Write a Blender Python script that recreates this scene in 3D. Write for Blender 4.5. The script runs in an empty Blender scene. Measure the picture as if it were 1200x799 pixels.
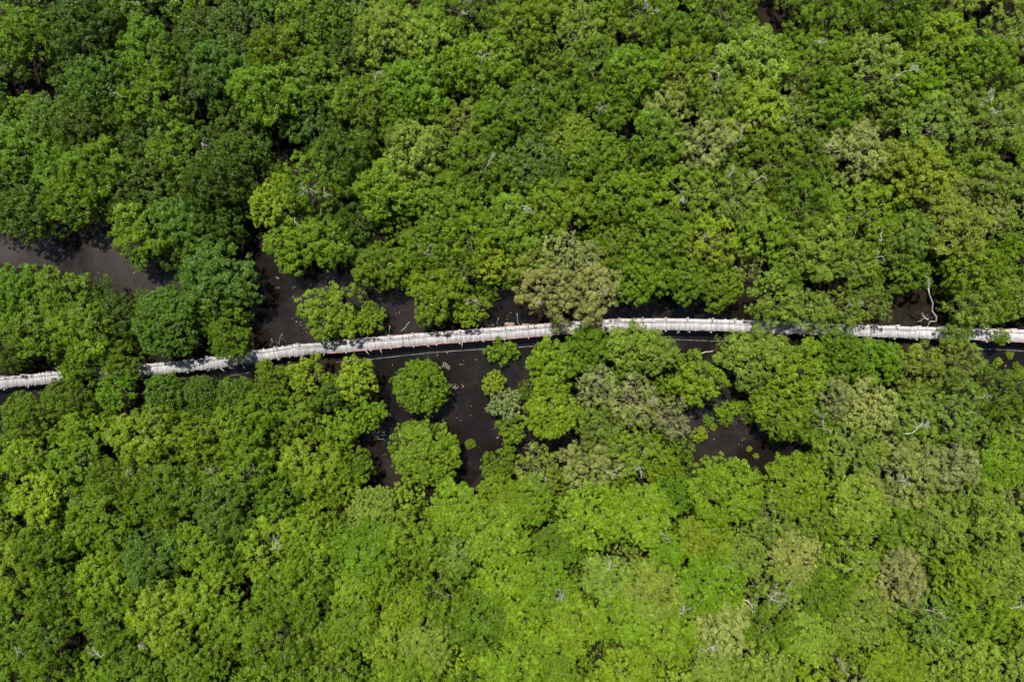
import bpy, math, random
import numpy as np

random.seed(7)
rng = np.random.default_rng(11)
S = bpy.context.scene
COL = S.collection
H = 114.0            # camera height above the water, metres
F = 800.0            # focal length in photo pixels (24 mm on a 36 mm sensor, 1200 px wide)

def at(px, py, z=0.0):
    k = (H - z) / F
    return ((px - 600.0) * k, (399.5 - py) * k, z)

# ------------------------------------------------------------------ materials
def new_mat(name):
    m = bpy.data.materials.new(name); m.use_nodes = True
    nt = m.node_tree
    for n in list(nt.nodes): nt.nodes.remove(n)
    out = nt.nodes.new('ShaderNodeOutputMaterial')
    return m, nt, out

def N(nt, t, **kw):
    n = nt.nodes.new(t)
    for k, v in kw.items(): setattr(n, k, v)
    return n

def leaf_material(name, use_object):
    m, nt, out = new_mat(name)
    L = nt.links.new
    at_ = N(nt, 'ShaderNodeAttribute', attribute_name='leaf_tint')
    if use_object:
        oc = N(nt, 'ShaderNodeObjectInfo')
        mul = N(nt, 'ShaderNodeMix', data_type='RGBA', blend_type='MULTIPLY')
        mul.inputs[0].default_value = 1.0
        L(oc.outputs['Color'], mul.inputs[6]); L(at_.outputs['Color'], mul.inputs[7])
        col = mul.outputs[2]
    else:
        col = at_.outputs['Color']
    p = N(nt, 'ShaderNodeBsdfPrincipled')
    p.inputs['Roughness'].default_value = 0.38
    p.inputs['Specular IOR Level'].default_value = 0.16
    L(col, p.inputs['Base Color'])
    tr = N(nt, 'ShaderNodeBsdfTranslucent')
    warm = N(nt, 'ShaderNodeMix', data_type='RGBA', blend_type='MULTIPLY')
    warm.inputs[0].default_value = 1.0
    warm.inputs[7].default_value = (1.5, 1.5, 0.7, 1)
    L(col, warm.inputs[6]); L(warm.outputs[2], tr.inputs['Color'])
    mx = N(nt, 'ShaderNodeMixShader'); mx.inputs[0].default_value = 0.20
    L(p.outputs[0], mx.inputs[1]); L(tr.outputs[0], mx.inputs[2])
    L(mx.outputs[0], out.inputs['Surface'])
    return m

def noise_material(name, c1, c2, scale, rough=0.8, detail=6, spec=0.3, stretch=(1, 1, 1), attr=None, bump=0.0):
    m, nt, out = new_mat(name)
    L = nt.links.new
    tc = N(nt, 'ShaderNodeTexCoord'); mp = N(nt, 'ShaderNodeMapping')
    mp.inputs['Scale'].default_value = stretch
    L(tc.outputs['Object'], mp.inputs['Vector'])
    no = N(nt, 'ShaderNodeTexNoise'); no.inputs['Scale'].default_value = scale; no.inputs['Detail'].default_value = detail
    L(mp.outputs[0], no.inputs['Vector'])
    rp = N(nt, 'ShaderNodeValToRGB')
    rp.color_ramp.elements[0].position = 0.35; rp.color_ramp.elements[1].position = 0.65
    rp.color_ramp.elements[0].color = (*c1, 1); rp.color_ramp.elements[1].color = (*c2, 1)
    L(no.outputs['Fac'], rp.inputs['Fac'])
    col = rp.outputs['Color']
    if attr:
        a = N(nt, 'ShaderNodeAttribute', attribute_name=attr)
        mul = N(nt, 'ShaderNodeMix', data_type='RGBA', blend_type='MULTIPLY'); mul.inputs[0].default_value = 1.0
        L(col, mul.inputs[6]); L(a.outputs['Color'], mul.inputs[7]); col = mul.outputs[2]
    p = N(nt, 'ShaderNodeBsdfPrincipled')
    p.inputs['Roughness'].default_value = rough; p.inputs['Specular IOR Level'].default_value = spec
    L(col, p.inputs['Base Color'])
    if bump:
        b = N(nt, 'ShaderNodeBump'); b.inputs['Strength'].default_value = bump; b.inputs['Distance'].default_value = 0.05
        L(no.outputs['Fac'], b.inputs['Height']); L(b.outputs[0], p.inputs['Normal'])
    L(p.outputs[0], out.inputs['Surface'])
    return m

M_leaf = leaf_material('mangrove_leaf', True)
M_leaf_mass = leaf_material('mangrove_leaf_mass', False)
M_bark = noise_material('bark', (0.07, 0.06, 0.048), (0.16, 0.14, 0.115), 3.0, 0.9, stretch=(4, 4, 1), bump=0.4)
M_dead = noise_material('bleached_wood', (0.20, 0.185, 0.16), (0.42, 0.39, 0.35), 5.0, 0.85, stretch=(3, 3, 1), bump=0.3)
M_plank = noise_material('bleached_planks', (0.27, 0.262, 0.266), (0.38, 0.372, 0.38), 1.6, 0.8, attr='plank_tint', bump=0.2)
M_beam = noise_material('red_painted_timber', (0.30, 0.085, 0.05), (0.38, 0.25, 0.20), 2.5, 0.7)
M_post = noise_material('grey_post_timber', (0.32, 0.30, 0.28), (0.58, 0.56, 0.52), 2.0, 0.85)
M_dark = noise_material('wet_timber', (0.04, 0.032, 0.027), (0.10, 0.085, 0.07), 2.0, 0.7)  # also colours the strip that stands in for shadow on the deck
M_pipe = noise_material('grey_pipe', (0.06, 0.06, 0.065), (0.24, 0.245, 0.26), 0.9, 0.5)
M_litter = noise_material('floating_litter', (0.12, 0.095, 0.05), (0.32, 0.27, 0.17), 0.9, 0.7)
M_bed = noise_material('mud', (0.006, 0.005, 0.0035), (0.015, 0.012, 0.008), 0.8, 0.9, spec=0.04, bump=0.3)
M_bank = noise_material('pale_mud', (0.11, 0.085, 0.065), (0.24, 0.19, 0.15), 1.3, 0.9, bump=0.5)

def water_material():
    m, nt, out = new_mat('murky_water'); L = nt.links.new
    tc = N(nt, 'ShaderNodeTexCoord')
    def noise(sc, det, dist=0.0):
        n = N(nt, 'ShaderNodeTexNoise'); n.inputs['Scale'].default_value = sc
        n.inputs['Detail'].default_value = det; n.inputs['Distortion'].default_value = dist
        L(tc.outputs['Object'], n.inputs['Vector']); return n
    n1 = noise(0.075, 7, 0.8); n2 = noise(0.9, 8, 0.3)
    mixf = N(nt, 'ShaderNodeMath', operation='MULTIPLY_ADD')
    L(n2.outputs['Fac'], mixf.inputs[0]); mixf.inputs[1].default_value = 0.18
    L(n1.outputs['Fac'], mixf.inputs[2])
    # the creek in the north-west is coloured paler than the pools along the walkway
    sx = N(nt, 'ShaderNodeSeparateXYZ'); L(tc.outputs['Object'], sx.inputs[0])
    mr = N(nt, 'ShaderNodeMapRange'); mr.inputs[1].default_value = -8; mr.inputs[2].default_value = -75
    mr.inputs[3].default_value = -0.10; mr.inputs[4].default_value = 0.20
    L(sx.outputs[0], mr.inputs[0])
    ad = N(nt, 'ShaderNodeMath', operation='ADD'); 
    my = N(nt, 'ShaderNodeMapRange'); my.inputs[1].default_value = 2; my.inputs[2].default_value = 12
    L(sx.outputs[1], my.inputs[0])
    mm = N(nt, 'ShaderNodeMath', operation='MULTIPLY'); L(mr.outputs[0], mm.inputs[0]); L(my.outputs[0], mm.inputs[1])
    L(mixf.outputs[0], ad.inputs[0]); L(mm.outputs[0], ad.inputs[1])
    rp = N(nt, 'ShaderNodeValToRGB'); e = rp.color_ramp.elements
    e[0].position = 0.36; e[0].color = (0.0042, 0.0033, 0.0028, 1)
    e[1].position = 0.95; e[1].color = (0.034, 0.0290, 0.0255, 1)
    k = e.new(0.60); k.color = (0.0075, 0.0059, 0.0049, 1)
    L(ad.outputs[0], rp.inputs['Fac'])
    p = N(nt, 'ShaderNodeBsdfPrincipled'); L(rp.outputs['Color'], p.inputs['Base Color'])
    p.inputs['Roughness'].default_value = 0.04; p.inputs['IOR'].default_value = 1.33
    n3 = noise(2.2, 3)
    b = N(nt, 'ShaderNodeBump'); b.inputs['Strength'].default_value = 0.06; b.inputs['Distance'].default_value = 0.05
    L(n3.outputs['Fac'], b.inputs['Height']); L(b.outputs[0], p.inputs['Normal'])
    L(p.outputs[0], out.inputs['Surface'])
    return m
M_water = water_material()

# ------------------------------------------------------------------ mesh helpers
def mesh_np(name, V, Fq, mat, tint=None, attr='leaf_tint'):
    """V (n,3); Fq (m,4) quads. One mesh datablock."""
    V = np.ascontiguousarray(V, dtype=np.float32); Fq = np.ascontiguousarray(Fq, dtype=np.int32)
    me = bpy.data.meshes.new(name)
    me.vertices.add(len(V)); me.vertices.foreach_set('co', V.ravel())
    me.loops.add(Fq.size); me.loops.foreach_set('vertex_index', Fq.ravel())
    me.polygons.add(len(Fq))
    me.polygons.foreach_set('loop_start', np.arange(0, Fq.size, 4, dtype=np.int32))
    me.update(calc_edges=True)
    if tint is not None:
        a = me.attributes.new(attr, 'FLOAT_COLOR', 'POINT')
        c = np.ones((len(V), 4), dtype=np.float32); c[:, :3] = tint
        a.data.foreach_set('color', c.ravel())
    me.materials.append(mat)
    return me

def link(name, data, parent=None, loc=(0, 0, 0)):
    o = bpy.data.objects.new(name, data); COL.objects.link(o)
    o.location = loc
    if parent: o.parent = parent
    return o

def tag(o, label, cat, group=None, kind=None):
    o['label'] = label; o['category'] = cat
    if group: o['group'] = group
    if kind: o['kind'] = kind
    return o

class Tubes:
    """collects tapered tubes, boxes; builds ONE mesh"""
    def __init__(s): s.V = []; s.F = []; s.T = []; s.n = 0
    def tube(s, pts, rad, sides=6, tint=(1, 1, 1)):
        pts = np.array(pts, float); m = len(pts)
        ring = []
        for i in range(m):
            d = pts[min(i + 1, m - 1)] - pts[max(i - 1, 0)]
            d = d / (np.linalg.norm(d) + 1e-9)
            a = np.array([0, 0, 1.0]) if abs(d[2]) < 0.8 else np.array([1.0, 0, 0])
            u = np.cross(d, a); u /= np.linalg.norm(u); v = np.cross(d, u)
            th = np.arange(sides) * 2 * math.pi / sides
            ring.append(pts[i] + rad[i] * (np.cos(th)[:, None] * u + np.sin(th)[:, None] * v))
        V = np.concatenate(ring); Fs = []
        for i in range(m - 1):
            for k in range(sides):
                Fs.append((i * sides + k, i * sides + (k + 1) % sides, (i + 1) * sides + (k + 1) % sides, (i + 1) * sides + k))
        # end caps as quads over a hexagon
        if sides == 6:
            for b in (0, (m - 1) * sides):
                q = [(b, b + 1, b + 2, b + 3), (b, b + 3, b + 4, b + 5)]
                Fs += [t[::-1] for t in q] if b == 0 else q
        s._add(V, Fs, tint)
    def box(s, c, ex, ey, ez, tint=(1, 1, 1)):
        c, ex, ey, ez = (np.array(t, float) for t in (c, ex, ey, ez))
        V = np.array([c + sx * ex + sy * ey + sz * ez for sx in (-1, 1) for sy in (-1, 1) for sz in (-1, 1)])
        Fs = [(0, 1, 3, 2), (4, 6, 7, 5), (0, 4, 5, 1), (2, 3, 7, 6), (0, 2, 6, 4), (1, 5, 7, 3)]
        s._add(V, Fs, tint)
    def _add(s, V, Fs, tint):
        s.V.append(V); s.F.append(np.array(Fs) + s.n); s.T.append(np.tile(np.array(tint, float), (len(V), 1))); s.n += len(V)
    def mesh(s, name, mat, attr=None):
        return mesh_np(name, np.concatenate(s.V), np.concatenate(s.F), mat, np.concatenate(s.T) if attr else None, attr or 'x')

def unit(a): return a / (np.linalg.norm(a, axis=-1, keepdims=True) + 1e-9)

# ------------------------------------------------------------------ foliage
def rosettes(r, C, A, L, W, k=5, droop=0.35):
    """leaf rosettes at centres C with axes A: k kite leaves each"""
    n = len(C)
    A = unit(A)
    ref = unit(r.normal(size=(n, 3)))
    U = unit(np.cross(A, ref)); Vv = np.cross(A, U)
    ph0 = r.uniform(0, 2 * math.pi, n)
    out = []
    for j in range(k):
        ph = ph0 + j * 2 * math.pi / k + r.normal(0, 0.25, n)
        T = np.cos(ph)[:, None] * U + np.sin(ph)[:, None] * Vv
        tilt = r.normal(droop * -0.2, 0.38, n)[:, None]
        T = unit(T + tilt * A)
        Sd = unit(np.cross(A, T) + r.normal(0, 0.3, (n, 3)))
        l = (L * r.uniform(0.7, 1.25, n))[:, None]; w = (W * r.uniform(0.8, 1.2, n))[:, None]
        b = C + T * 0.03
        mid = b + T * l * 0.5 + A * (l * 0.06)
        tip = b + T * l - A * (l * droop * 0.25)
        out.append(np.stack([b, mid + Sd * w * 0.5, tip, mid - Sd * w * 0.5], 1))
    Q = np.concatenate(out)            # (n*k,4,3)
    idx = np.tile(np.arange(n), k)
    return Q, idx

def crown_leaves(seed, R, zb, zt, nl, lr=(1.0, 1.7), L=0.30, W=0.17, dens=1.0, sub=11, young=0.10, flat=0.0, skirt=0.25, dome=0.5, gaps=0.0):
    """cauliflower crown: lobes on a dome, clumps on each lobe, rosettes on each clump.
    returns quads (n,4,3) and a per-leaf tint (n,3)"""
    r = np.random.default_rng(seed)
    lob = []
    ell = r.uniform(0.82, 1.0); rot = r.uniform(0, math.pi)
    a_h = r.uniform(0, 6.28, 4); amp = r.uniform(0.03, 0.12, 4) * (1 - 0.7 * flat)
    tries = 0
    while len(lob) < nl and tries < 4000:
        tries += 1
        lrad = r.uniform(*lr)
        q = r.uniform(0, 1) ** 0.5; ang = r.uniform(0, 6.283)
        edge = 1 + sum(amp[i] * math.sin((i + 2) * ang + a_h[i]) for i in range(4))
        rho = q * (R * edge - lrad * 0.75)
        x, y = rho * math.cos(ang), rho * math.sin(ang) * ell
        x, y = x * math.cos(rot) - y * math.sin(rot), x * math.sin(rot) + y * math.cos(rot)
        t = min(1.0, math.hypot(x, y) / R)
        hgt = (1 - t * t) ** dome
        z = zb + (zt - zb - lrad) * hgt * r.uniform(0.86 + 0.10 * flat, 1.0) + (1 - flat) * r.normal(0, 0.3)
        ok = True
        for (X, Y, Z, rr) in lob:
            if (X - x) ** 2 + (Y - y) ** 2 + (Z - z) ** 2 < (0.62 * (rr + lrad)) ** 2: ok = False; break
        if ok or tries > 3000: lob.append((x, y, z, lrad))
    # skirt lobes under the rim
    for _ in range(int(nl * skirt)):
        ang = r.uniform(0, 6.283); rho = R * r.uniform(0.45, 0.85)
        lob.append((rho * math.cos(ang), rho * math.sin(ang), zb - r.uniform(0.0, 0.8), r.uniform(*lr) * 0.85))
    Cs, As, Ts = [], [], []
    for (x, y, z, rr) in lob:
        c = np.array([x, y, z])
        lt = r.normal(1.0, 0.10)                     # every bough differs a little in colour
        yel = r.uniform(0, 1) < young
        ns = max(4, int(sub * rr / 1.3))
        d = unit(r.normal(size=(ns, 3)) + np.array([0, 0, 0.55])); d[:, 2] = np.maximum(d[:, 2], -0.35); d = unit(d)
        for i in range(ns):
            sr = rr * r.uniform(0.32, 0.46)
            if gaps and r.uniform() < gaps: continue
            sc = c + d[i] * rr * r.uniform(0.68, 0.90) * np.array([1, 1, 0.8])
            nr = int(dens * 9.5 * (sr / 0.55) ** 2 * (0.30 / L) ** 1.6) + 2
            dd = unit(r.normal(size=(nr, 3)) + d[i] * 0.9 + np.array([0, 0, 0.45]))
            p = sc + dd * (sr * r.uniform(0.62, 1.06, nr))[:, None]
            ax = unit(dd * 0.55 + d[i] * 0.25 + np.array([0, 0, 0.55]) + r.normal(0, 0.33, (nr, 3)))
            st = lt * r.normal(1.0, 0.07)
            t = np.tile(np.array([1.0, 1.0, 1.0]) * st, (nr, 1)) * r.normal(1, 0.10, (nr, 1))
            if yel: t = t * np.array([1.10, 1.08, 0.9])
            Cs.append(p); As.append(ax); Ts.append(t)
        # sparse inner foliage
        nin = int(dens * 12 * (rr / 1.3) ** 2)
        di = unit(r.normal(size=(nin, 3)))
        Cs.append(c + di * (rr * r.uniform(0.2, 0.7, nin))[:, None]); As.append(di * 0.4 + np.array([0, 0, 0.6]) + r.normal(0, .4, (nin, 3)))
        Ts.append(np.tile(np.array([0.95, 0.95, 0.95]) * lt, (nin, 1)))
    C = np.concatenate(Cs); A = np.concatenate(As); T = np.concatenate(Ts)
    Q, idx = rosettes(r, C, A, L, W)
    tint = T[idx] * np.clip(r.normal(1, 0.13, (len(idx), 1)), 0.6, 1.5)
    odd = r.uniform(size=len(idx)) < 0.035           # yellowing leaves
    tint[odd] *= np.array([1.6, 1.4, 1.0])
    return Q, np.clip(tint, 0.3, 2.6), lob

def quads_mesh(name, Q, tint, mat):
    n = len(Q)
    return mesh_np(name, Q.reshape(-1, 3), np.arange(n * 4).reshape(n, 4), mat, np.repeat(tint, 4, axis=0))

def limb_path(r, a, b, n=5, bend=0.12):
    a = np.array(a, float); b = np.array(b, float); L = np.linalg.norm(b - a)
    off = r.normal(0, bend * L, 3); ts = np.linspace(0, 1, n)
    return [a + (b - a) * t + off * math.sin(math.pi * t) + (r.normal(0, 0.03 * L, 3) if 0 < t < 1 else 0) for t in ts]

def trunk_mesh(name, seed, zb, zt, lob, stilts):
    r = np.random.default_rng(seed + 900)
    tb = Tubes()
    top = np.array([r.normal(0, 0.25), r.normal(0, 0.25), zb + 0.25 * (zt - zb)])
    tb.tube(limb_path(r, (0, 0, -0.6), top, 6, 0.05), np.linspace(0.20, 0.13, 6))
    for (x, y, z, rr) in lob[:12]:
        s = np.array([0, 0, 0]) + top * r.uniform(0.55, 1.0)
        tb.tube(limb_path(r, s, (x, y, z), 5, 0.10), np.linspace(0.10, 0.03, 5))
    if stilts:
        for k in range(7):
            a = k * 0.9 + r.uniform(-.3, .3); d = r.uniform(0.9, 1.9)
            p0 = top * r.uniform(0.3, 0.6)
            mid = (d * 0.7 * math.cos(a), d * 0.7 * math.sin(a), p0[2] * 0.65)
            tb.tube([p0, mid, (d * math.cos(a), d * math.sin(a), -0.5)], [0.06, 0.05, 0.04])
    return tb.mesh(name, M_bark)

def twig_tree(tb, r, p, d, length, rad, depth, spread=0.75, tint=(1, 1, 1)):
    n = 4
    pts = [p]; dd = d.copy()
    for i in range(n):
        dd = unit(dd + r.normal(0, 0.22, 3)); pts.append(pts[-1] + dd * length / n)
    tb.tube(pts, np.linspace(rad, rad * 0.55, n + 1), 5 if rad < 0.05 else 6)
    if depth > 0:
        for _ in range(r.integers(3, 5)):
            i = r.integers(1, n + 1)
            nd = unit(dd + r.normal(0, spread, 3))
            twig_tree(tb, r, pts[i], nd, length * r.uniform(0.45, 0.75), max(0.014, rad * 0.55), depth - 1, spread)

def bare_branch_meshes(name, seed, lob, n, ln=1.3):
    """pale leafless twigs standing out of the crown top, one mesh per spray"""
    r = np.random.default_rng(seed + 77)
    tops = sorted(lob, key=lambda q: -q[2])[:max(n + 4, 5)]
    r.shuffle(tops); out = []
    for i in range(n):
        x, y, z, rr = tops[i % len(tops)]
        tb = Tubes()
        d = unit(np.array([r.normal(0, 0.9), r.normal(0, 0.9), 0.5]))
        twig_tree(tb, r, np.array([x, y, z + rr * 0.45]), d, ln * r.uniform(0.7, 1.2), 0.035, 3, 0.7)
        out.append(tb.mesh(name, M_dead))
    return out

# kinds of crown; nominal radius 4.5 m
PROTO = {}
def add_proto(kind, i, stilts=True, twigs=0, **kw):
    seed = hash_kind[kind] * 100 + i
    Q, tint, lob = crown_leaves(seed, 4.5, **kw)
    d = dict(crown=quads_mesh('crown_' + kind, Q, tint, M_leaf),
             trunk=trunk_mesh('trunk_' + kind, seed, kw['zb'], kw['zt'], lob, stilts),
             twig=bare_branch_meshes('bare_branch_' + kind, seed, lob, twigs) if twigs else None)
    PROTO.setdefault(kind, []).append(d)
hash_kind = dict(dense=1, olive=2, lobed=3, dome=4, carpet=5, bush=6)
for i in range(7): add_proto('dense', i, zb=4.2, zt=9.0, nl=36, lr=(0.8, 1.55), dome=0.62, L=0.185, W=0.112, young=0.08)
for i in range(6): add_proto('olive', i, stilts=False, twigs=5, zb=4.6, zt=9.0, nl=30, lr=(0.75, 1.5), L=0.20, W=0.085, dens=0.95, young=0.05, gaps=0.17)
for i in range(5): add_proto('lobed', i, zb=4.2, zt=8.8, nl=26, lr=(0.8, 1.35), L=0.19, W=0.115, dens=1.1, young=0.25)
for i in range(3): add_proto('dome', i, zb=2.2, zt=7.2, nl=150, lr=(0.5, 0.75), L=0.17, W=0.10, young=0.03, flat=1.0, skirt=0.35)
for i in range(5): add_proto('carpet', i, zb=5.9, zt=8.0, nl=110, lr=(0.55, 0.9), L=0.175, W=0.10, young=0.08, flat=0.8, dome=0.4, skirt=0.1)
for i in range(3): add_proto('bush', i, zb=1.0, zt=3.6, nl=16, lr=(0.8, 1.5), L=0.28, W=0.16, dens=0.9, young=0.15, skirt=0.5)

TONES = {
    'dark':   (0.038, 0.073, 0.0032),
    'cool':   (0.056, 0.108, 0.0090),
    'mid':    (0.073, 0.131, 0.0038),
    'bright': (0.098, 0.160, 0.0050),
    'yellow': (0.132, 0.196, 0.0085),
    'olive':  (0.115, 0.168, 0.0170),
    'grey':   (0.158, 0.192, 0.0460),
    'tan':    (0.172, 0.182, 0.0620),
}
TONE_WORD = dict(dark='dark green', cool='deep cool green', mid='mid green', bright='fresh bright green', yellow='yellow green',
                 olive='olive green', grey='grey olive', tan='buff olive')
KIND_WORD = dict(dense='dense', olive='feathery', lobed='lobed', dome='domed', carpet='flat', bush='low')

count = [0]
def tree(px, py, r_px, kind, tone, label, group=None, hscale=1.0, cat='tree', name=None, seed=None, zc=None):
    i = count[0]; count[0] += 1
    r = random.Random(1000 + (seed if seed is not None else i))
    plist = PROTO[kind]; d = plist[r.randrange(len(plist))]
    z0 = {'bush': 2.0, 'dome': 4.0}.get(kind, 6.3) if zc is None else zc
    s = r_px * (H - z0) / F / 4.5
    hs = hscale * (0.55 + 0.45 * s) * r.uniform(0.95, 1.06)
    if kind == 'bush': hs = min(hscale, s * 1.2)
    x, y, _ = at(px, py, z0 * hs)
    root = bpy.data.objects.new(name or 'mangrove_tree', None); COL.objects.link(root)
    root.empty_display_size = 0.5
    root.location = (x, y, 0); root.rotation_euler = (0, 0, r.uniform(0, 6.283)); root.scale = (s, s, hs)
    tag(root, label, cat, group)
    cr = link('crown', d['crown'], root)
    c = TONES[tone]; j = [r.gauss(1, 0.05), r.gauss(1, 0.03), r.gauss(1, 0.12)]; g = r.gauss(1, 0.08)
    cr.color = (c[0] * j[0] * g, c[1] * j[1] * g, c[2] * j[2] * g, 1)
    link('trunk', d['trunk'], root)
    if d['twig']:
        for tm in d['twig'][:r.choice((0, 0, 0, 1, 1, 2))]: link('bare_branch', tm, root)
    return root

# ------------------------------------------------------------------ what the forest keeps clear of (photo pixels)
WATER = [
    [(-40, 280), (60, 287), (85, 270), (115, 262), (122, 280), (150, 296), (170, 308), (190, 314), (202, 332), (200, 342), (165, 338), (150, 328), (120, 324), (105, 308), (60, 297), (-40, 303)],
    [(292, 290), (310, 290), (330, 312), (360, 315), (400, 312), (415, 320), (420, 338), (440, 347), (468, 350), (480, 372), (490, 386), (460, 390), (345, 402), (300, 410), (296, 398), (302, 384), (292, 367), (306, 342), (302, 305)],
    [(588, 345), (604, 345), (612, 388), (580, 390)],
    [(722, 356), (760, 362), (800, 352), (830, 362), (885, 368), (885, 376), (722, 374)],
    [(425, 412), (640, 404), (625, 430), (605, 436), (560, 450), (562, 470), (580, 490), (585, 512), (556, 540), (545, 560), (450, 560), (432, 516), (442, 500), (458, 465), (450, 440)],
    [(790, 392), (838, 392), (840, 410), (828, 425), (790, 440), (782, 440)],
    [(855, 452), (882, 452), (868, 475), (868, 492), (905, 514), (928, 522), (922, 534), (895, 545), (868, 526), (815, 522), (798, 505), (800, 492), (838, 480), (838, 460)],
    [(-20, 458), (14, 460), (10, 490), (-20, 500)],
    [(255, 436), (292, 430), (288, 442), (262, 442)],
    [(1158, 408), (1230, 408), (1230, 440), (1165, 430)],
    [(604, 512), (655, 518), (650, 528), (606, 526)],
]
GAPS = [(455, 563, 10), (372, 592, 8), (905, 18, 22), (40, 95, 16), (735, 158, 8), (1048, 158, 11), (1062, 362, 14), (982, 335, 14), (875, 338, 12), (1086, 350, 15), (552, 556, 8), (195, 25, 9), (240, 130, 8), (330, 175, 9), (25, 620, 8), (92, 745, 13), (30, 100, 10), (300, 262, 12), (120, 520, 6), (690, 500, 5), (872, 705, 6), (645, 505, 5), (60, 235, 8), (1150, 20, 10), (285, 690, 8), (540, 115, 6)]
WALK_PX = [(-60, 453), (0, 448.5), (60, 443), (130, 436.5), (190, 431.5), (240, 426.5), (290, 419.5), (335, 412), (370, 408.5), (420, 404), (480, 398.5), (540, 394), (600, 389.5), (650, 385.5), (720, 381), (770, 380), (820, 380.8), (880, 382.6), (950, 385.5), (1030, 388.3), (1090, 390.2), (1130, 391.3), (1200, 393.8), (1270, 397)]

def seg_d(px, py, a, b):
    ax, ay = a; bx, by = b; dx, dy = bx - ax, by - ay
    t = max(0, min(1, ((px - ax) * dx + (py - ay) * dy) / (dx * dx + dy * dy + 1e-9)))
    return math.hypot(px - ax - t * dx, py - ay - t * dy)
def inside(px, py, poly):
    c = False
    for i in range(len(poly)):
        (x1, y1), (x2, y2) = poly[i], poly[i - 1]
        if (y1 > py) != (y2 > py) and px < (x2 - x1) * (py - y1) / (y2 - y1) + x1: c = not c
    return c
def clear(px, py):
    d = 1e9
    for p in WATER:
        if inside(px, py, p): return -1
        for i in range(len(p)): d = min(d, seg_d(px, py, p[i], p[i - 1]))
    for (x, y, r) in GAPS: d = min(d, math.hypot(px - x, py - y) - r * 0.8)
    for i in range(len(WALK_PX) - 1): d = min(d, seg_d(px, py, WALK_PX[i], WALK_PX[i + 1]) - 9)
    return d

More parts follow.
